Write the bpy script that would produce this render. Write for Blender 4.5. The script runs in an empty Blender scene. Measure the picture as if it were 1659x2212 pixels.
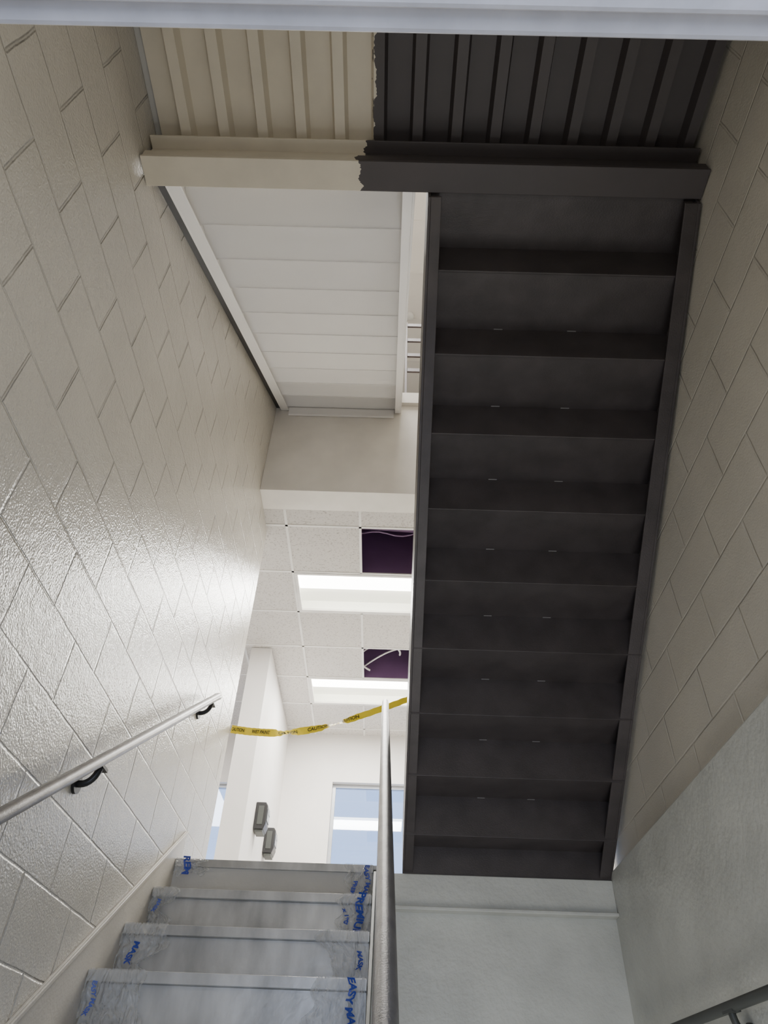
import bpy, math, random
from mathutils import Vector, Matrix, noise
random.seed(7)
scene = bpy.context.scene
COL = bpy.context.collection

# ------------------------------------------------------------------ materials
def new_mat(name):
    m = bpy.data.materials.new(name); m.use_nodes = True
    nt = m.node_tree; b = nt.nodes.get('Principled BSDF')
    return m, nt, b

def paint(name, col, rough=0.5, bump=0.0, scale=120.0, metal=0.0, mottled=0.06, mscale=3.0, spec=0.5, stretch=(1, 1, 1)):
    m, nt, b = new_mat(name)
    N, L = nt.nodes, nt.links
    tc = N.new('ShaderNodeTexCoord')
    mp = N.new('ShaderNodeMapping'); mp.inputs['Scale'].default_value = stretch; L.new(tc.outputs['Object'], mp.inputs['Vector'])
    n1 = N.new('ShaderNodeTexNoise'); n1.inputs['Scale'].default_value = mscale; n1.inputs['Detail'].default_value = 6
    L.new(mp.outputs['Vector'], n1.inputs['Vector'])
    r = N.new('ShaderNodeValToRGB')
    a = 1 - mottled * 2.2; c = 1 + mottled
    r.color_ramp.elements[0].position = 0.3; r.color_ramp.elements[1].position = 0.7
    r.color_ramp.elements[0].color = (col[0]*a, col[1]*a, col[2]*a, 1)
    r.color_ramp.elements[1].color = (min(1, col[0]*c), min(1, col[1]*c), min(1, col[2]*c), 1)
    L.new(n1.outputs['Fac'], r.inputs['Fac']); L.new(r.outputs['Color'], b.inputs['Base Color'])
    b.inputs['Roughness'].default_value = rough; b.inputs['Metallic'].default_value = metal
    b.inputs['Specular IOR Level'].default_value = spec
    if bump > 0:
        n2 = N.new('ShaderNodeTexNoise'); n2.inputs['Scale'].default_value = scale; n2.inputs['Detail'].default_value = 3
        L.new(tc.outputs['Object'], n2.inputs['Vector'])
        bp = N.new('ShaderNodeBump'); bp.inputs['Strength'].default_value = bump; bp.inputs['Distance'].default_value = 0.01
        L.new(n2.outputs['Fac'], bp.inputs['Height']); L.new(bp.outputs['Normal'], b.inputs['Normal'])
    return m

def block_mat(name, col, rough, ys, zs, tex_bump=0.25, joint_dark=0.78, mort=.004, head=.8, spec=.5, bed=.4):
    m, nt, b = new_mat(name); N, L = nt.nodes, nt.links
    def math_(op, a, bb=None, c=None):
        n = N.new('ShaderNodeMath'); n.operation = op
        for i, v in enumerate((a, bb, c)):
            if v is None: continue
            if isinstance(v, (int, float)): n.inputs[i].default_value = v
            else: L.new(v, n.inputs[i])
        return n.outputs[0]
    tc = N.new('ShaderNodeTexCoord')
    nw = N.new('ShaderNodeTexNoise'); nw.inputs['Scale'].default_value = 9; L.new(tc.outputs['Object'], nw.inputs['Vector'])
    vm = N.new('ShaderNodeVectorMath'); vm.operation = 'MULTIPLY_ADD'
    vm.inputs[1].default_value = (0, 0.009, 0.007); L.new(nw.outputs['Color'], vm.inputs[0]); L.new(tc.outputs['Object'], vm.inputs[2])
    sp = N.new('ShaderNodeSeparateXYZ'); L.new(vm.outputs[0], sp.inputs[0])
    u = math_('SUBTRACT', sp.outputs['Y'], ys+.0045); v = math_('SUBTRACT', sp.outputs['Z'], zs+.0035)
    row = math_('FLOOR', math_('DIVIDE', v, .24))
    even = math_('PINGPONG', math_('ADD', row, 1.0), 1.0)
    us = math_('MULTIPLY_ADD', even, .2325, u)
    du = math_('PINGPONG', us, .2325)
    dv = math_('PINGPONG', v, .12)
    def mask(d, w0, w1):
        mr = N.new('ShaderNodeMapRange'); mr.inputs['From Min'].default_value = w0; mr.inputs['From Max'].default_value = w1
        mr.inputs['To Min'].default_value = 1; mr.inputs['To Max'].default_value = 0; mr.interpolation_type = 'SMOOTHSTEP'
        L.new(d, mr.inputs['Value']); return mr.outputs[0]
    mh = mask(du, .002, .0085); mb = mask(dv, mort*.3, mort*1.6)
    nf = N.new('ShaderNodeTexNoise'); nf.inputs['Scale'].default_value = 3.5; nf.inputs['Detail'].default_value = 3
    L.new(tc.outputs['Object'], nf.inputs['Vector'])
    fr = N.new('ShaderNodeMapRange'); fr.inputs['From Min'].default_value = .35; fr.inputs['From Max'].default_value = .6
    fr.inputs['To Min'].default_value = .4; fr.inputs['To Max'].default_value = 1.0; L.new(nf.outputs['Fac'], fr.inputs['Value'])
    joint = math_('MULTIPLY', math_('MAXIMUM', math_('MULTIPLY', mh, head), math_('MULTIPLY', mb, bed)), fr.outputs[0])
    n1 = N.new('ShaderNodeTexNoise'); n1.inputs['Scale'].default_value = 2.2; n1.inputs['Detail'].default_value = 5
    L.new(tc.outputs['Object'], n1.inputs['Vector'])
    mr = N.new('ShaderNodeMapRange'); mr.inputs['From Min'].default_value = .3; mr.inputs['From Max'].default_value = .7
    mr.inputs['To Min'].default_value = .92; mr.inputs['To Max'].default_value = 1.04; L.new(n1.outputs['Fac'], mr.inputs['Value'])
    mx = N.new('ShaderNodeMix'); mx.data_type = 'RGBA'; L.new(joint, mx.inputs['Factor'])
    mx.inputs['A'].default_value = (*col, 1); mx.inputs['B'].default_value = (col[0]*joint_dark, col[1]*joint_dark, col[2]*joint_dark, 1)
    vs = N.new('ShaderNodeVectorMath'); vs.operation = 'SCALE'; L.new(mx.outputs['Result'], vs.inputs[0]); L.new(mr.outputs[0], vs.inputs['Scale'])
    L.new(vs.outputs[0], b.inputs['Base Color'])
    b.inputs['Roughness'].default_value = rough; b.inputs['Specular IOR Level'].default_value = spec
    inv = math_('SUBTRACT', 1.0, joint)
    b1 = N.new('ShaderNodeBump'); b1.inputs['Strength'].default_value = 1.0; b1.inputs['Distance'].default_value = 0.010
    L.new(inv, b1.inputs['Height'])
    n2 = N.new('ShaderNodeTexNoise'); n2.inputs['Scale'].default_value = 120; n2.inputs['Detail'].default_value = 3
    L.new(tc.outputs['Object'], n2.inputs['Vector'])
    n3 = N.new('ShaderNodeTexNoise'); n3.inputs['Scale'].default_value = 30; n3.inputs['Detail'].default_value = 2
    L.new(tc.outputs['Object'], n3.inputs['Vector'])
    ad = math_('ADD', n2.outputs['Fac'], n3.outputs['Fac'])
    b2 = N.new('ShaderNodeBump'); b2.inputs['Strength'].default_value = tex_bump; b2.inputs['Distance'].default_value = 0.008
    L.new(ad, b2.inputs['Height']); L.new(b1.outputs['Normal'], b2.inputs['Normal'])
    L.new(b2.outputs['Normal'], b.inputs['Normal'])
    return m

def two_tone(name, ca, cb_, thresh, rough=0.5, wob=0.05):
    m, nt, b = new_mat(name); N, L = nt.nodes, nt.links
    tc = N.new('ShaderNodeTexCoord'); sp = N.new('ShaderNodeSeparateXYZ'); L.new(tc.outputs['Object'], sp.inputs[0])
    mp = N.new('ShaderNodeMapping'); mp.inputs['Scale'].default_value = (.35, 1, 1); L.new(tc.outputs['Object'], mp.inputs['Vector'])
    n = N.new('ShaderNodeTexNoise'); n.inputs['Scale'].default_value = 16; n.inputs['Detail'].default_value = 8
    L.new(mp.outputs['Vector'], n.inputs['Vector'])
    ma = N.new('ShaderNodeMath'); ma.operation = 'MULTIPLY_ADD'; ma.inputs[1].default_value = wob; L.new(n.outputs['Fac'], ma.inputs[0]); L.new(sp.outputs['X'], ma.inputs[2])
    gt = N.new('ShaderNodeMath'); gt.operation = 'GREATER_THAN'; gt.inputs[1].default_value = thresh + wob*0.5; L.new(ma.outputs[0], gt.inputs[0])
    n1 = N.new('ShaderNodeTexNoise'); n1.inputs['Scale'].default_value = 6; n1.inputs['Detail'].default_value = 6; L.new(tc.outputs['Object'], n1.inputs['Vector'])
    mr = N.new('ShaderNodeMapRange'); mr.inputs['To Min'].default_value = .85; mr.inputs['To Max'].default_value = 1.12; L.new(n1.outputs['Fac'], mr.inputs['Value'])
    mx = N.new('ShaderNodeMix'); mx.data_type = 'RGBA'; L.new(gt.outputs[0], mx.inputs['Factor'])
    mx.inputs['A'].default_value = (*ca, 1); mx.inputs['B'].default_value = (*cb_, 1)
    vs = N.new('ShaderNodeVectorMath'); vs.operation = 'SCALE'; L.new(mx.outputs['Result'], vs.inputs[0]); L.new(mr.outputs[0], vs.inputs['Scale'])
    L.new(vs.outputs[0], b.inputs['Base Color']); b.inputs['Roughness'].default_value = rough
    return m

def emis(name, col, s):
    m, nt, b = new_mat(name)
    b.inputs['Base Color'].default_value = (*col, 1)
    b.inputs['Emission Color'].default_value = (*col, 1); b.inputs['Emission Strength'].default_value = s
    return m

CREAM = (0.72, 0.66, 0.54); DARK = (0.070, 0.060, 0.060)
M_blockL = block_mat('block_left', (0.62, 0.585, 0.515), 0.18, 1.30, -0.10, 0.36, .80, .0042, 1.0, 1.0, .45)
M_blockR = block_mat('block_right', (0.60, 0.565, 0.485), 0.42, 1.52, -0.10, 0.2, 0.84, .0042, .5, .5, .55)
M_conc = paint('concrete_gray', (0.61, 0.62, 0.575), 0.36, 0.35, 40, mottled=0.06, mscale=4)
M_white = paint('white_wall', (0.76, 0.73, 0.70), 0.6, 0.05, 90, mottled=0.02)
M_bulk = paint('bulkhead', (0.86, 0.82, 0.76), 0.6, 0.05, 90, mottled=0.05, mscale=2.5)
M_dark = paint('dark_paint', DARK, 0.44, 0.12, 160, mottled=0.12, mscale=7)
M_gaplight = paint('gap_light_mark', (0.24, 0.23, 0.23), 0.5)
M_whitest = paint('primer_white', (0.95, 0.93, 0.91), 0.55, 0.05, 100, mottled=0.01)
M_deck = two_tone('deck_paint', CREAM, DARK, -0.125, wob=.09)
M_beam = two_tone('beam_paint', CREAM, DARK, -0.185, wob=0.13)
M_angle = two_tone('angle_paint', CREAM, DARK, -0.160, wob=0.15)
M_steel = paint('brushed_pipe', (0.28, 0.27, 0.265), 0.40, 0.1, 200, metal=0.65, mottled=0.1, mscale=14)
M_steelD = paint('dark_pipe', (0.06, 0.065, 0.06), 0.5, metal=0.1)
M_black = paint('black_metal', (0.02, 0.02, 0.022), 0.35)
M_tread = paint('galvanised_pan', (0.56, 0.56, 0.55), 0.33, 0.08, 30, metal=0.4, mottled=0.17, mscale=5, stretch=(1.6, 1, .6))
M_cream = paint('cream_trim', (0.64, 0.60, 0.53), 0.4, 0.1, 80)
M_frame = paint('door_frame', (0.62, 0.61, 0.64), 0.4, 0.08, 70, mottled=0.08, mscale=12)
M_tbar = paint('tbar', (0.82, 0.80, 0.77), 0.5)
M_plenum = paint('plenum', (0.15, 0.075, 0.18), 0.8)
M_conduit = paint('conduit', (0.75, 0.7, 0.7), 0.4, metal=0.1)
M_duct = paint('duct', (0.24, 0.15, 0.27), 0.5, metal=0.2)
M_lens = emis('lamp_lens', (1.0, 0.98, 0.92), 14)
M_refl = emis('lamp_reflector', (0.98, 0.98, 0.90), 0.35)
M_floor = paint('floor_concrete', (0.56, 0.55, 0.52), 0.6, 0.1, 50)
M_alum = paint('aluminium', (0.42, 0.43, 0.45), 0.4, metal=0.5)
M_yellow = paint('tape_yellow', (0.98, 0.76, 0.02), 0.35, mottled=0.02)
M_ink = paint('tape_ink', (0.02, 0.02, 0.02), 0.4)
M_blue = paint('print_blue', (0.025, 0.055, 0.38), 0.4)
M_plastic = paint('white_plastic', (0.8, 0.8, 0.78), 0.4)
M_brown = paint('rail_brown', (.075, .05, .045), .4)
def tile_mat():
    m, nt, b = new_mat('ceiling_tile'); N, L = nt.nodes, nt.links
    tc = N.new('ShaderNodeTexCoord')
    n = N.new('ShaderNodeTexNoise'); n.inputs['Scale'].default_value = 55; n.inputs['Detail'].default_value = 5; n.inputs['Roughness'].default_value = .7
    L.new(tc.outputs['Object'], n.inputs['Vector'])
    r = N.new('ShaderNodeValToRGB'); r.color_ramp.elements[0].position = .36; r.color_ramp.elements[1].position = .46
    r.color_ramp.elements[0].color = (.36, .33, .31, 1); r.color_ramp.elements[1].color = (.62, .59, .56, 1)
    L.new(n.outputs['Fac'], r.inputs['Fac']); L.new(r.outputs['Color'], b.inputs['Base Color'])
    b.inputs['Roughness'].default_value = .85
    return m
M_tile = tile_mat()
def film_mat():
    m, nt, b = new_mat('masking_film'); N, L = nt.nodes, nt.links
    b.inputs['Base Color'].default_value = (.72, .73, .73, 1); b.inputs['Roughness'].default_value = .13
    b.inputs['Specular IOR Level'].default_value = .9
    tr = N.new('ShaderNodeBsdfTransparent'); mx = N.new('ShaderNodeMixShader'); mx.inputs[0].default_value = .36
    out = [n for n in N if n.type == 'OUTPUT_MATERIAL'][0]
    L.new(tr.outputs[0], mx.inputs[1]); L.new(b.outputs[0], mx.inputs[2]); L.new(mx.outputs[0], out.inputs['Surface'])
    tc = N.new('ShaderNodeTexCoord'); mp = N.new('ShaderNodeMapping'); mp.inputs['Scale'].default_value = (2.6, 1, .6); mp.inputs['Rotation'].default_value = (0, .6, 0)
    L.new(tc.outputs['Object'], mp.inputs['Vector'])
    n = N.new('ShaderNodeTexNoise'); n.inputs['Scale'].default_value = 13; n.inputs['Detail'].default_value = 2; n.inputs['Distortion'].default_value = 1.0
    L.new(mp.outputs['Vector'], n.inputs['Vector']); bp = N.new('ShaderNodeBump'); bp.inputs['Distance'].default_value = .035; bp.inputs['Strength'].default_value = 1
    L.new(n.outputs['Fac'], bp.inputs['Height']); L.new(bp.outputs['Normal'], b.inputs['Normal'])
    return m
M_film = film_mat()
def glass_mat():
    m, nt, b = new_mat('window_glass'); N, L = nt.nodes, nt.links
    gl = N.new('ShaderNodeBsdfGlossy'); gl.inputs['Roughness'].default_value = .02; gl.inputs['Color'].default_value = (.9, .95, 1, 1)
    tr = N.new('ShaderNodeBsdfTransparent'); mx = N.new('ShaderNodeMixShader'); mx.inputs[0].default_value = .10
    out = [n for n in N if n.type == 'OUTPUT_MATERIAL'][0]
    L.new(tr.outputs[0], mx.inputs[1]); L.new(gl.outputs[0], mx.inputs[2]); L.new(mx.outputs[0], out.inputs['Surface'])
    N.remove(b)
    return m
M_glass = glass_mat()

# ------------------------------------------------------------------ mesh helpers
class B:
    def __init__(s): s.v = []; s.f = []; s.mi = []
    def box(s, x0, x1, y0, y1, z0, z1, mi=0):
        n = len(s.v)
        s.v += [(x0,y0,z0),(x1,y0,z0),(x1,y1,z0),(x0,y1,z0),(x0,y0,z1),(x1,y0,z1),(x1,y1,z1),(x0,y1,z1)]
        for q in ((0,3,2,1),(4,5,6,7),(0,1,5,4),(1,2,6,5),(2,3,7,6),(3,0,4,7)):
            s.f.append(tuple(n+i for i in q)); s.mi.append(mi)
        return s
    def _pr(s, va, vb, mi):
        n = len(s.v); k = len(va); s.v += va+vb
        s.f.append(tuple(n+i for i in range(k))); s.mi.append(mi)
        s.f.append(tuple(n+k+i for i in reversed(range(k)))); s.mi.append(mi)
        for i in range(k):
            j = (i+1) % k
            s.f.append((n+i, n+k+i, n+k+j, n+j)); s.mi.append(mi)
        return s
    def prism(s, poly, x0, x1, mi=0):
        return s._pr([(x0, p[0], p[1]) for p in poly], [(x1, p[0], p[1]) for p in poly], mi)
    def prismy(s, poly, y0, y1, mi=0):
        return s._pr([(p[0], y0, p[1]) for p in poly], [(p[0], y1, p[1]) for p in poly], mi)
    def tube(s, pts, r, seg=20, cap=True, mi=0):
        pts = [Vector(p) for p in pts]; n = len(s.v); K = len(pts)
        up = Vector((0.0, 0.13, 0.99))
        t0 = (pts[1]-pts[0]).normalized()
        a = t0.cross(up)
        if a.length < .2: a = t0.cross(Vector((1, 0, 0)))
        a.normalize()
        rr = r if isinstance(r, (list, tuple)) else [r]*K
        for i, p in enumerate(pts):
            if i == 0: t = pts[1]-pts[0]
            elif i == K-1: t = pts[-1]-pts[-2]
            else: t = (pts[i+1]-pts[i]).normalized()+(pts[i]-pts[i-1]).normalized()
            t.normalize(); a = (a - t*a.dot(t)).normalized(); b = t.cross(a)
            for j in range(seg):
                th = 2*math.pi*j/seg
                s.v.append(tuple(p + (a*math.cos(th)+b*math.sin(th))*rr[i]))
        for i in range(K-1):
            for j in range(seg):
                q = (j+1) % seg
                s.f.append((n+i*seg+j, n+i*seg+q, n+(i+1)*seg+q, n+(i+1)*seg+j)); s.mi.append(mi)
        if cap:
            s.f.append(tuple(n+j for j in reversed(range(seg)))); s.mi.append(mi)
            s.f.append(tuple(n+(K-1)*seg+j for j in range(seg))); s.mi.append(mi)
        return s
    def obj(s, name, mats, bevel=0, smooth=False):
        import bmesh
        me = bpy.data.meshes.new(name); me.from_pydata(s.v, [], s.f)
        if not isinstance(mats, (list, tuple)): mats = [mats]
        for m in mats: me.materials.append(m)
        me.polygons.foreach_set('material_index', s.mi)
        bm = bmesh.new(); bm.from_mesh(me); bmesh.ops.recalc_face_normals(bm, faces=bm.faces); bm.to_mesh(me); bm.free()
        o = bpy.data.objects.new(name, me); COL.objects.link(o)
        if smooth:
            me.polygons.foreach_set('use_smooth', [True]*len(me.polygons))
            try: me.set_sharp_from_angle(angle=math.radians(40))
            except Exception: pass
        if bevel:
            md = o.modifiers.new('bevel', 'BEVEL'); md.width = bevel; md.segments = 2; md.limit_method = 'ANGLE'
        return o

def structure(o):
    o['kind'] = 'structure'; return o
def thing(name, loc, label, cat, group=None):
    e = bpy.data.objects.new(name, None); e.empty_display_size = .1; e.location = loc; COL.objects.link(e)
    e['label'] = label; e['category'] = cat
    if group: e['group'] = group
    return e
def part(o, e, name=None, label=None):
    o.parent = e; o.location = -Vector(e.location)
    if name: o.name = name
    if label: o['label'] = label
    return o
def text_mesh(body, size, offset, align='CENTER'):
    cu = bpy.data.curves.new('tmp', 'FONT'); cu.body = body; cu.size = size; cu.align_x = align; cu.align_y = 'CENTER'; cu.offset = offset
    to = bpy.data.objects.new('tmp', cu); COL.objects.link(to); bpy.context.view_layer.update()
    me = bpy.data.meshes.new_from_object(to.evaluated_get(bpy.context.evaluated_depsgraph_get()))
    bpy.data.objects.remove(to); me.materials.clear(); return me

XL, XR = -1.15, 1.35
XC = XR-.035   # face of the thicker lower concrete wall
# ------------------------------------------------------------------ room shell
structure(B().box(XL-.22, XL, -1.6, 4.93, -1.6, 8.6).obj('wall_left', M_blockL, .004))
structure(B().box(XR, XR+.2, -1.6, 9.3, 1.19, 8.6).obj('wall_right', M_blockR))
structure(B().box(XC, XR+.2, -1.6, 9.3, -1.6, 1.19).obj('wall_right_lower', M_conc, .008))
structure(B().box(-1.15, XC, 4.36, 4.55, -1.6, .99).obj('wall_front_lower', M_conc))
structure(B().box(-.02, XC, 4.31, 4.37, .975, 1.148).box(-.02, XC, 4.285, 4.37, .962, .98).obj('trim_1', M_conc, .004))
structure(B().box(-5, XR, 4.37, 9.3, .99, 1.148).box(XL, -.02, 4.18, 4.37, 1.0, 1.148).obj('floor', M_floor))
structure(B().box(-1.37, 1.55, -1.6, 4.6, -1.75, -1.6).obj('floor.001', M_floor))
structure(B().box(XL, -.66, .0, .19, -1.6, 3.3).box(.66, XC, .0, .19, -1.6, 1.19).box(.66, XR, .0, .19, 1.19, 3.3).box(-.66, .66, .0, .19, 1.05, 3.3).obj('wall_near', M_blockR))
structure(B().box(XL, XR, -.5, -.32, 3.3, 8.6).box(XL, XR, -.5, .19, 3.3, 3.39).obj('wall_near_upper', M_white))
structure(B().box(-.62, .62, -.03, .2235, .952, 1.05).box(-.62, .62, -.03, .196, .937, .952)
          .box(-.68, -.62, -.03, .2235, -1.6, 1.05).box(.62, .68, -.03, .2235, -1.6, 1.05).obj('trim_2', M_frame, .006))
YB = 9.25
wA = (-.67, 1.05, 2.0, 3.55); wB = (-3.3, -1.66, 2.0, 3.5)
b = B()
b.box(-5, wB[0], YB, YB+.2, 1.15, 4.25); b.box(wB[1], wA[0], YB, YB+.2, 1.15, 4.25); b.box(wA[1], XR, YB, YB+.2, 1.15, 4.25)
for w in (wA, wB):
    b.box(w[0], w[1], YB, YB+.2, 1.15, w[2]); b.box(w[0], w[1], YB, YB+.2, w[3], 4.25)
structure(b.obj('wall_back', M_white))
structure(B().box(-1.57, XR, YB, YB+.2, 4.25, 8.6).obj('wall_back_upper', M_white))
structure(B().box(-1.57, -1.37, 4.6, YB, 5.3, 8.6).obj('wall_left_upper', M_white))
structure(B().box(-5.2, -5, 4.6, 9.45, 1.0, 5.0).obj('wall_far_left', M_white))
structure(B().box(-5, XL-.22, 4.6, 4.75, 1.15, 4.25).obj('wall_left_return', M_white))
structure(B().box(-1.56, -1.33, 7.0, YB, 1.15, 4.2).obj('wall_divider', M_white, .003))
for i, w in enumerate((wA, wB)):
    fr = B(); t = .045
    fr.box(w[0], w[1], YB+.08, YB+.14, w[3]-t, w[3]).box(w[0], w[1], YB+.08, YB+.14, w[2], w[2]+t)
    fr.box(w[0], w[0]+t, YB+.08, YB+.14, w[2]+t, w[3]-t).box(w[1]-t, w[1], YB+.08, YB+.14, w[2]+t, w[3]-t)
    win = structure(fr.obj('window_%d' % (i+1), M_alum, .003))
    pane = B().box(w[0]+t, w[1]-t, YB+.105, YB+.109, w[2]+t, w[3]-t).obj('window_pane', M_glass)
    pane.parent = win; pane['kind'] = 'structure'
structure(B().box(XL, XR, 4.37, 4.62, 4.2, 5.52).box(.075, XR, 4.33, 4.37, 5.40, 5.56).obj('wall_bulkhead', M_bulk, .003))
structure(B().box(-1.57, XR, 4.62, YB, 5.3, 5.5).obj('floor.002', M_floor))
PX, PY, X0, Y0 = .68, .70, -.96, 4.84
b = B(); zc = 4.2
xs = [-5] + [X0 + PX*i for i in range(-5, 4)]
xs = [x for x in xs if x < XR] + [XR]
ys = [4.62] + [Y0+PY*i for i in range(0, 7)]
ys = [y for y in ys if y < YB] + [YB]
def inside(xa, ya, box): return box[0] < xa < box[1] and box[2] < ya < box[3]
x1 = X0+PX
holes = [(x1, x1+PX, Y0, Y0+PY), (x1, x1+PX, Y0+3*PY, Y0+4*PY)]
lights = [(X0, X0+2*PX, Y0+PY, Y0+2*PY), (X0, X0+2*PX, Y0+4*PY, Y0+5*PY)]
for i in range(len(xs)-1):
    for j in range(len(ys)-1):
        cxm, cym = (xs[i]+xs[i+1])/2, (ys[j]+ys[j+1])/2
        if any(inside(cxm, cym, h) for h in holes+lights): continue
        b.box(xs[i]+.001, xs[i+1]-.001, ys[j]+.001, ys[j+1]-.001, zc+.006, zc+.024, 0)
for x in xs[1:-1]:
    segs = [(4.62, YB)]
    if abs(x-x1) < .01: segs = [(4.62, lights[0][2]), (lights[0][3], lights[1][2]), (lights[1][3], YB)]
    for s0, s1 in segs: b.box(x-.012, x+.012, s0, s1, zc, zc+.012, 1)
for y in ys[1:-1]: b.box(-5, XR, y-.012, y+.012, zc, zc+.0115, 1)
structure(b.obj('ceiling', [M_tile, M_tbar]))
structure(B().box(-5, XR, 4.62, YB, 4.95, 5.0).obj('ceiling.001', M_plenum))
pb = B()
for h in holes:
    pb.box(h[0]-.25, h[0]-.22, h[2]-.2, h[3]-.004, 4.24, 4.95).box(h[1]+.22, h[1]+.25, h[2]-.2, h[3]-.004, 4.24, 4.95)
    pb.box(h[0]-.22, h[1]+.22, h[2]-.2, h[2]-.17, 4.24, 4.95).box(h[0]-.22, h[1]+.22, h[3]-.010, h[3]-.002, 4.213, 4.95)
structure(pb.obj('ceiling.002', M_plenum))
b = B().box(-1.57, XR, -1.6, YB, 8.6, 8.7)
for y in [0.5+.7*i for i in range(13)]: b.box(-1.15, XR, y-.012, y+.012, 8.59, 8.6)
for x in (-.96, -.28, .4, 1.08): b.box(x-.012, x+.012, -.3, YB, 8.59, 8.6)
structure(b.obj('ceiling.003', M_white))

h = holes[1]; e = thing('flexible_conduit', (0, h[2]+.3, 4.4), 'pale flexible conduit looping inside open ceiling tile gap', 'conduit')
pts = []
for i in range(41):
    a = math.radians(120+250*i/40)
    pts.append((h[0]+.20+.24*math.cos(a), h[2]+.40+.25*math.sin(a), 4.27+.003*i))
part(B().tube(pts, .012, 10).obj('conduit_tube', M_conduit, smooth=True), e)
pts = [(h[0]+.02+.5*t/20, h[2]+.56-.30*math.sin(t/20*1.8), 4.30+.004*t) for t in range(21)]
part(B().tube(pts, .010, 10).obj('conduit_tube', M_conduit, smooth=True), e)
h = holes[0]; e = thing('cable_bundle', (0, h[2]+.4, 4.5), 'dim purple pipe and cables inside open ceiling tile gap', 'pipe')
part(B().tube([(h[0]-.2, h[2]+.42, 4.62), (h[1]+.2, h[2]+.46, 4.60)], .05, 16).obj('pipe_run', M_duct, smooth=True), e)
part(B().tube([(h[0]-.2+.9*t/12, h[2]+.30+.03*math.sin(t), 4.42-.03*math.sin(t/12*3.1)) for t in range(13)], .008, 8).obj('cable', M_duct, smooth=True), e)

# ------------------------------------------------------------------ ceiling lights
for k, l in enumerate(lights):
    e = thing('ceiling_light', ((l[0]+l[1])/2, (l[2]+l[3])/2, zc), 'recessed fluorescent troffer glowing white in the tile ceiling', 'ceiling light', 'fluorescent ceiling troffers')
    a0, a1, c0, c1 = l[0]+.014, l[1]-.014, l[2]+.014, l[3]-.014
    t = .03
    fr = B().box(a0, a1, c0, c0+t, zc-.006, zc+.02).box(a0, a1, c1-t, c1, zc-.006, zc+.02).box(a0, a0+t, c0+t, c1-t, zc-.006, zc+.02).box(a1-t, a1, c0+t, c1-t, zc-.006, zc+.02)
    part(fr.obj('light_frame', M_tbar, .002), e)
    hs = B().box(a0, a1, c0, c1, zc+.13, zc+.14).box(a0, a1, c0, c0+.01, zc+.02, zc+.13).box(a0, a1, c1-.01, c1, zc+.02, zc+.13).box(a0, a0+.01, c0, c1, zc+.02, zc+.13).box(a1-.01, a1, c0, c1, zc+.02, zc+.13)
    part(hs.obj('reflector_housing', M_refl), e)
    ln = B(); cy0 = c0+.20; n = 12
    poly = [(cy0-.15*math.cos(math.pi*i/n), zc+.085-.06*math.sin(math.pi*i/n)) for i in range(n+1)]
    ln.prism(poly, a0+.03, a1-.03)
    part(ln.obj('lamp_lens', M_lens), e)
    L = bpy.data.lights.new('troffer_lamp', 'AREA'); L.shape = 'RECTANGLE'; L.size = 1.25; L.size_y = .5; L.energy = 104; L.color = (1, .98, .93)
    lo = bpy.data.objects.new('troffer_lamp', L); lo.location = ((l[0]+l[1])/2, (l[2]+l[3])/2, zc-.03); COL.objects.link(lo)

# ------------------------------------------------------------------ stair landing (corrugated deck + beam)
e = thing('stair_landing', (0, 1.0, 3.17), 'corrugated steel stair landing, half cream and half freshly painted dark brown', 'stair landing')
prof = []; x = XL+.032; p = .176; z_hi, z_lo = 3.452, 3.395
while x < XR-.02:
    for dx, z in ((0, z_hi), (.096, z_hi), (.109, z_lo), (.155, z_lo), (.168, z_hi)):
        if x+dx < XR-.02: prof.append((x+dx, z))
    x += p
prof.append((XR-.02, z_hi))
b = B(); n = len(prof)
for (x, z) in prof: b.v += [(x, -.3, z), (x, 1.235, z), (x, -.3, z+.006), (x, 1.235, z+.006)]
for i in range(n-1):
    a, c = 4*i, 4*(i+1)
    b.f += [(a, a+1, c+1, c), (a+2, c+2, c+3, a+3), (a+1, a+3, c+3, c+1), (a, c, c+2, a+2)]; b.mi += [0]*4
part(b.obj('decking', M_deck), e)
part(B().box(XL+.004, XR-.004, 1.215, 1.345, 3.17, 3.185).box(XL+.01, XR-.01, 1.32, 1.345, 3.185, 3.462).box(XL+.01, XR-.01, 1.215, 1.225, 3.185, 3.235).obj('support_beam', M_beam, .003), e)
part(B().box(XL+.012, XR-.012, 1.19, 1.315, 3.335, 3.345).box(XL+.012, XR-.012, 1.235, 1.25, 3.345, 3.462).box(XL+.012, XR-.012, 1.245, 1.315, 3.24, 3.335).obj('edge_angle', M_angle, .002), e)
part(B().box(XL+.001, XR-.001, -.31, 1.345, 3.465, 3.56).obj('landing_slab', M_floor), e)

# ------------------------------------------------------------------ stairs
def c_stringer(p0, p1, hgt, xa, xb, inward, flange=.06, th=.012):
    b = B()
    (y0, z0), (y1, z1) = p0, p1
    if inward > 0: w0, w1, f0, f1 = xa, xa+th, xa+th, xa+flange
    else: w0, w1, f0, f1 = xb-th, xb, xb-flange, xb-th
    b.prism([(y0, z0), (y1, z1), (y1, z1+hgt), (y0, z0+hgt)], w0, w1)
    b.prism([(y0, z0), (y1, z1), (y1, z1+th), (y0, z0+th)], f0, f1)
    b.prism([(y0, z0+hgt-th), (y1, z1+hgt-th), (y1, z1+hgt), (y0, z0+hgt)], f0, f1)
    return b
e = thing('staircase', (.72, 4.3, 1.15), 'freshly painted dark brown steel stair flight seen from its underside', 'staircase')
P0, P1 = (1.35, 3.14), (4.33, 1.150)
part(c_stringer(P0, P1, .34, .125, .18, +1).obj('stringer', M_dark, .002), e)
SH = .022; XO = 1.320
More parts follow.
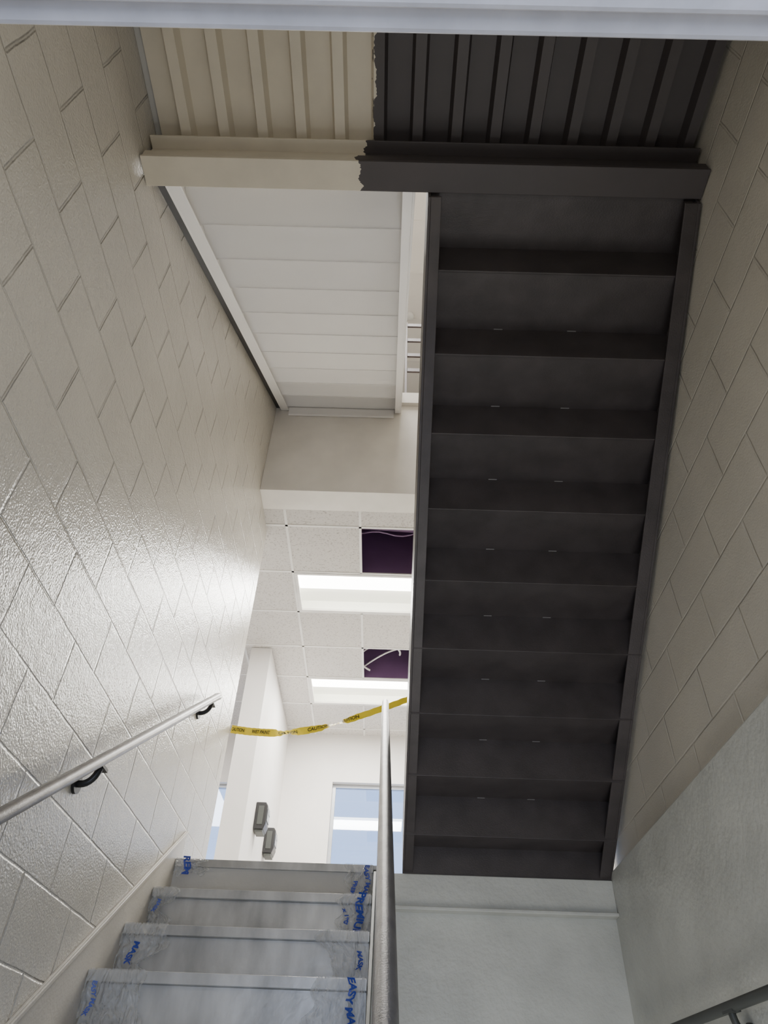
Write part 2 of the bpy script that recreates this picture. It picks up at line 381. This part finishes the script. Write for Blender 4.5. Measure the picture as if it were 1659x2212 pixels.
cs = c_stringer(P0, P1, .34, XO-.072, XO, -1, .072)
cs.v = [(v[0]+SH*(4.33-v[1])/2.98, v[1], v[2]) for v in cs.v]
part(cs.obj('stringer', M_dark, .002), e)
y0, z0, d, r = 1.62, 2.985, .3104, .211
for j in range(-1, 9):
    ya, za = (1.347, z0+r) if j < 0 else (y0+d*j, z0-r*j)
    yb = y0+d*(j+1); zb = z0-r*(j+1)
    if j == 8: yb, zb = 4.325, 1.15
    b = B()
    xa, xb = .135, XO-.0075+SH*(4.33-ya)/2.98
    b.prism([(ya+.003, za), (yb-.002, za), (yb-.002, za+.008), (ya+.003, za+.008)], xa, xb)
    b.prism([(yb-.008, za+.008), (yb+.002, za+.008), (yb+.002, zb-.005), (yb-.008, zb-.005)], xa, xb)
    if 0 <= j < 8:
        for xx in (.50+.01*j, .86):
            b.box(xx-.022, xx+.022, yb-.014, yb-.008, za-.004, za, 1)  # pale marks painting in light that shows through gaps at step corners
    part(b.obj('step', [M_dark, M_gaplight], .0028), e)
e = thing('staircase', (-.5, 1.4, 3.3), 'white primed steel stair flight rising to the upper floor', 'staircase')
def W(y): return 3.30+.67*(y-1.42)
P0, P1 = (1.347, W(1.347)), (4.365, W(4.365))
part(c_stringer(P0, P1, .34, -1.10, -1.04, +1, .075).obj('stringer', M_whitest, .002), e)
part(c_stringer(P0, P1, .34, .01, .07, -1, .06).obj('stringer', M_whitest, .002), e)
part(B().prism([(1.36, W(1.36)+.03), (4.36, W(4.36)+.03), (4.36, W(4.36)+.07), (1.36, W(1.36)+.07)], XL+.002, -1.101).obj('gap_shade_strip', M_black), e)  # black strip painting in the shade of the gap between stringer and wall
for k in range(0, 10):
    yk = 1.70+.295*k; zk = 3.54+.1977*k
    ya = max(1.347, yk-.295)
    b = B()
    yk2 = min(yk, 4.355)
    b.prism([(ya-.01 if k else ya, zk+.004), (yk2, zk+.005), (yk2, zk+.013), (ya-.01 if k else ya, zk+.012)], -1.086, .056)
    b.prism([(yk2-.006, zk+.001), (yk2, zk+.001), (yk2, zk+.190), (yk2-.006, zk+.190)], -1.086, .056)
    part(b.obj('step', M_whitest), e)
part(B().box(-1.02, .0, 4.345, 4.365, 5.20, 5.30).obj('end_plate', M_whitest), e)

e = thing('staircase', (-.58, .5, -1.6), 'bare grey metal stair flight with masked step ends', 'staircase')
NY, NZ, ND, NR = 4.17, 1.147, .305, .222
SX0, SX1 = -1.136, -.040
for k in range(0, 12):
    yk, zk = NY-ND*k, NZ-NR*k
    b = B()
    b.box(SX0, SX1, yk, (yk+ND+.025) if k else yk+.19, zk-.010, zk)
    b.prism([(yk-.004, zk), (yk+.010, zk), (yk+.010, zk-.040), (yk-.004, zk-.040)], SX0, SX1)
    b.prism([(yk+.010, zk-.034), (yk+.032, zk-.034), (yk+.032, zk-.040), (yk+.010, zk-.040)], SX0, SX1)
    b.prism([(yk+.025, zk-.040), (yk+.032, zk-.040), (yk+.032, zk-NR), (yk+.025, zk-NR)], SX0, SX1)
    part(b.obj('step', M_tread, .0015), e)
ya, yb = NY+.01, NY-ND*11-.2
sl = NR/ND
poly = [(ya, NZ), (yb, NZ-sl*(ya-yb)), (yb, NZ-sl*(ya-yb)-.3), (ya, NZ-.3)]
part(B().prism([(y, z-.02) for y, z in poly], -.038, -.022).obj('stringer', M_steelD, .002), e)
def SK(y): return 1.33-.672*(4.29-y)
structure(B().prism([(4.29, SK(4.29)), (.4, SK(.4)), (.4, SK(.4)-.34), (4.29, SK(4.29)-.34)], XL, XL+.012)
          .prism([(4.29, SK(4.29)), (.4, SK(.4)), (.4, SK(.4)-.022), (4.29, SK(4.29)-.022)], XL+.012, XL+.022).obj('trim_3', M_cream, .003))

# ------------------------------------------------------------------ masking film on step ends
def film(k, x0, x1, drop, texts, seed, bulge=.03):
    yk, zk = NY-ND*k, NZ-NR*k
    e = thing('masking_film', ((x0+x1)/2, yk, zk), 'crumpled translucent masking film with blue lettering taped over step end', 'masking film', 'masking film on step ends')
    nx, nz = 44, 44; b = B()
    inner = 0 if x0 > -.5 else nx
    for j in range(nz+1):
        for i in range(nx+1):
            u, v = i/nx, j/nz
            p = Vector((u*2.2+seed*5, v*2, seed))
            nn = noise.noise(p*1.3); n4 = abs(noise.noise(Vector((u*5+v*2, v*1.2, seed+9))))
            n5 = abs(noise.noise(Vector((u*9-v*5, v*3, seed+3))))
            wgt = (1-u) if inner == 0 else u
            x = x0+(x1-x0)*u + wgt*.09*noise.noise(Vector((v*3.2, seed*3.1, 1)))
            x = max(SX0+.002, min(SX1-.002, x))
            z = zk+.004-drop*v + (.08*noise.noise(Vector((u*3, seed, 7)))*v**3)
            y = yk-.008-abs(bulge*nn)*min(1, v*3)-.03*(.5-n4)*min(1, v*4)-.014*(.5-n5)*min(1, v*4)
            b.v.append((x, y, z))
    for j in range(nz):
        for i in range(nx):
            a = j*(nx+1)+i; b.f.append((a, a+1, a+nx+2, a+nx+1)); b.mi.append(0)
    part(b.obj('film_sheet', M_film, smooth=True), e)
    for (tx, s, cx_, cz_, ang) in texts:
        me = text_mesh(tx, s, .045*s); me.materials.append(M_blue)
        ca, sa = math.cos(ang), math.sin(ang)
        for v in me.vertices:
            a, c = v.co.x, v.co.y
            xx = cx_ + a*ca + c*sa; zz = cz_ - a*sa + c*ca
            yy = yk-.034-bulge*.55+.005*math.sin(xx*70)+.004*math.sin(zz*45)
            xx += .007*math.sin(zz*60+seed)
            v.co = Vector((xx, yy, zk+zz))
        o = bpy.data.objects.new('film_lettering', me); COL.objects.link(o); part(o, e)
DN = math.radians(90)
film(0, -.185, -.045, .20, [('EASY MASK', .034, -.072, -.10, DN), ('PREM', .030, -.14, -.13, DN)], 1)
film(1, -.20, -.045, .22, [('PREMIUM', .048, -.098, -.10, DN+.05), ("x 180'", .028, -.165, -.11, DN-.1)], 2)
film(2, -.215, -.045, .25, [('MASK', .028, -.08, -.12, DN+.1)], 3, .06)
film(3, -.26, -.045, .24, [('EASY MASK', .038, -.10, -.10, DN)], 4, .04)
film(0, -1.13, -.98, .08, [('REM', .050, -1.06, -.045, DN)], 5)
film(1, -1.13, -1.04, .18, [('MASK', .022, -1.09, -.09, DN+.2)], 6)
film(2, -1.13, -.97, .20, [('MASK', .034, -1.06, -.12, DN+.15)], 7, .05)
film(3, -1.13, -.93, .22, [('EASY MASK', .022, -1.08, -.10, DN+.1)], 8, .04)

# ------------------------------------------------------------------ handrails
def bracket(e, x_wall, xr_, y, z, sgn, mat):
    b = B()
    b.tube([(x_wall, y, z-.095), (x_wall+sgn*.012, y, z-.095)], .036, 20)
    pts = [(x_wall+sgn*.01, y, z-.095)]
    for i in range(9):
        t = i/8*math.pi/2
        pts.append((x_wall+sgn*(.02+(abs(xr_-x_wall)-.02)*math.sin(t)), y, z-.095+.07*(1-math.cos(t))))
    b.tube(pts, .013, 12)
    b.box(xr_-.016, xr_+.016, y-.045, y+.045, z-.034, z-.022)
    part(b.obj('rail_bracket', mat, smooth=True), e)
e = thing('handrail', (-1.08, 2.5, .9), 'round brushed steel handrail on black brackets along block wall', 'handrail')
xr_ = -1.075
def RL(y): return .65+.697*(y-2.03)
pts = [(xr_, y, RL(y)) for y in (-.0+.35, 1.0, 2.0, 3.0, 4.08)] + [(xr_-.0, 4.125, RL(4.12)), (xr_-.02, 4.145, RL(4.13))]
part(B().tube(pts, .0225, 24).obj('rail_pipe', M_steel, smooth=True), e)
for y in (1.2, 2.62, 4.0): bracket(e, XL, xr_, y, RL(y), 1, M_black)
e = thing('handrail', (.01, 2.5, .9), 'round brushed steel handrail rising along open side of stair', 'handrail')
def RR(y): return .15+.70*(y-1.39)
pts = [(.018, .5, RR(.5)), (.015, 1.39, RR(1.39)), (.008, 2.8, RR(2.8)), (.0, 4.33, RR(4.33))]
part(B().tube(pts, .0225, 24).obj('rail_pipe', M_steel, smooth=True), e)
e = thing('handrail', (1.24, 3.0, .43), 'dark painted round handrail mounted on grey concrete wall', 'handrail')
part(B().tube([(1.258, 1.2, .40), (1.258, 4.1, .40)], .0185, 24).obj('rail_pipe', M_steelD, smooth=True), e)
for y in (1.6, 3.0): bracket(e, XC, 1.258, y, .415, -1, M_steelD)

e = thing('newel_post', (.21, 4.66, 1.148), 'dark steel newel post at the foot of the stair', 'post')
part(B().box(.19, .23, 4.64, 4.68, 1.156, 2.5).box(.17, .25, 4.62, 4.70, 1.148, 1.158).obj('post_shaft', M_dark, .003), e)

e = thing('guard_rail', (.7, 4.4, 5.56), 'brown steel guard rail with horizontal bars on the upper floor edge', 'guard rail')
part(B().box(.10, .125, 4.38, 4.415, 5.52, 6.9).obj('rail_post', M_brown, .002), e)
part(B().box(1.28, 1.315, 4.38, 4.415, 5.52, 6.9).obj('rail_post', M_brown, .002), e)
for z in (6.86, 6.57, 6.29, 6.02): part(B().box(.125, 1.28, 4.388, 4.408, z-.028, z+.028).obj('rail_bar', M_brown, .002), e)
e = thing('smoke_detector', (.185, 5.35, 8.6), 'small round white smoke detector on the upper ceiling', 'smoke detector')
part(B().tube([(.185, 5.35, 8.598), (.185, 5.35, 8.565), (.185, 5.35, 8.555)], [.06, .055, .035], 24).obj('detector_body', M_plastic, smooth=True), e)

# ------------------------------------------------------------------ black wall boxes
for y in (7.62, 8.42):
    e = thing('emergency_light', (-1.33, y, 2.45), 'small black box fixture mounted on white wall', 'wall light', 'black wall boxes')
    part(B().prismy([(-1.33, 2.38), (-1.33, 2.65), (-1.225, 2.65), (-1.205, 2.62), (-1.205, 2.44), (-1.225, 2.38)], y-.10, y+.10).obj('fixture_body', M_black, .008), e)
    part(B().box(-1.205, -1.197, y-.07, y+.07, 2.47, 2.59).box(-1.197, -1.192, y-.045, y+.045, 2.54, 2.57).obj('fixture_cover', M_alum, .003), e)
    part(B().box(-1.315, -1.23, y-.085, y+.085, 2.355, 2.38).box(-1.30, -1.24, y-.108, y-.10, 2.42, 2.61).obj('fixture_bezel', M_steelD, .004), e)

# ------------------------------------------------------------------ caution tape
e = thing('caution_tape', (-.5, 4.75, 2.2), 'twisted yellow caution tape with black lettering strung across stair top', 'caution tape')
K = [Vector(p) for p in ((-1.145, 4.945, 2.265), (-.95, 4.90, 2.228), (-.71, 4.81, 2.190), (-.43, 4.72, 2.200), (-.16, 4.67, 2.275), (.188, 4.63, 2.40))]
def cr(t):
    n = len(K)-1; s = min(max(t, 0), .99999)*n; i = int(s); f = s-i
    p0 = K[max(i-1, 0)]; p1 = K[i]; p2 = K[i+1]; p3 = K[min(i+2, n)]
    return .5*((2*p1)+(p2-p0)*f+(2*p0-5*p1+4*p2-p3)*f*f+(3*p1-p0-3*p2+p3)*f**3)
def frame_(t):
    p = cr(t); tg = (cr(min(t+.004, 1))-cr(max(t-.004, 0))).normalized()
    tw = math.radians(6)+math.radians(84)*math.exp(-((t-.40)/.075)**2)-math.radians(66)*math.exp(-((t-.66)/.06)**2)
    up = Vector((0, 0, 1)); up = (up-tg*up.dot(tg)).normalized(); nb = tg.cross(up)
    w = up*math.cos(tw)+nb*math.sin(tw); nrm = tg.cross(w).normalized()
    return p, w, nrm
def TWf(t): return .030-.008*t
b = B(); n = 200
for i in range(n+1):
    p, w, q = frame_(i/n)
    cr_ = .006*math.sin(i*.9)+.004*math.sin(i*.37)
    for s in (-1, 0, 1): b.v.append(tuple(p+w*TWf(i/n)*s+(q*cr_ if s else q*-cr_)*.5))
for i in range(n):
    for s in range(2):
        a = i*3+s; b.f.append((a, a+3, a+4, a+1)); b.mi.append(0)
part(b.obj('tape_ribbon', M_yellow, smooth=True), e)
LEN = sum((cr((i+1)/100)-cr(i/100)).length for i in range(100))
cur = .02
for wd in ('CAUTION', 'WET PAINT', 'CAUTION', 'CAUTION', 'CAUTION'):
    me = text_mesh(wd, .034, .0008, 'LEFT'); me.materials.append(M_ink)
    mx = max(v.co.x for v in me.vertices)
    if cur+mx > LEN-.01: break
    for v in me.vertices:
        p, w, q = frame_((cur+v.co.x)/LEN)
        v.co = p+w*v.co.y+q*(-.006 if (q.y > 0) else .006)
    o = bpy.data.objects.new('tape_lettering', me); COL.objects.link(o); part(o, e)
    cur += mx+.075

# ------------------------------------------------------------------ lights
def area(name, loc, rot, sx, sy, en, col=(1, 1, 1)):
    L = bpy.data.lights.new(name, 'AREA'); L.shape = 'RECTANGLE'; L.size = sx; L.size_y = sy; L.energy = en; L.color = col
    o = bpy.data.objects.new(name, L); o.location = loc; o.rotation_euler = [math.radians(a) for a in rot]; COL.objects.link(o); return o
area('corridor_fill', (0, -1.4, -.1), (100, 0, 0), 1.2, 1.4, 27, (1, .98, .95))  # unseen fill light added behind the camera
area('doorhead_fill', (.1, .24, 1.9), (90, 0, 0), 1.6, .9, 5.5, (1, .97, .92))  # added fill over the door header, no fixture there
area('stair_foot_fill', (.7, 2.2, -1.45), (180, 0, 0), .9, 2.0, 25, (1, .98, .95))  # upward fill added near the lower floor, out of view
area('upper_fill', (-.3, 3.2, 8.5), (0, 0, 0), 1.4, 2.4, 200, (1, .98, .95))  # unseen fill added from above for the upper stairwell
area('room_lamp', (-3.2, 6.8, 4.1), (0, 0, 0), 1.2, 2.0, 130, (1, .98, .94))
area('room_lamp', (.7, 6.9, 4.1), (0, 0, 0), .6, 1.0, 40, (1, .98, .94))

w = bpy.data.worlds.new('sky'); scene.world = w; w.use_nodes = True
bg = w.node_tree.nodes['Background']; bg.inputs[0].default_value = (.38, .57, 1.0, 1); bg.inputs[1].default_value = 2.3

# ------------------------------------------------------------------ camera
f, pi_, ro, ya = 1503.0, math.radians(42.30), math.radians(2.21), math.radians(-.78)
F = Vector((math.sin(ya)*math.cos(pi_), math.cos(ya)*math.cos(pi_), math.sin(pi_)))
R0 = Vector((math.cos(ya), -math.sin(ya), 0)); U0 = R0.cross(F)
R = R0*math.cos(ro)+U0*math.sin(ro); U = -R0*math.sin(ro)+U0*math.cos(ro)
cd = bpy.data.cameras.new('camera'); co = bpy.data.objects.new('camera', cd); COL.objects.link(co)
co.matrix_world = Matrix(((R.x, U.x, -F.x, 0), (R.y, U.y, -F.y, 0), (R.z, U.z, -F.z, 0), (0, 0, 0, 1)))
cd.sensor_fit = 'VERTICAL'; cd.sensor_height = 36; cd.lens = f/2212*36; cd.clip_start = .02
scene.camera = co
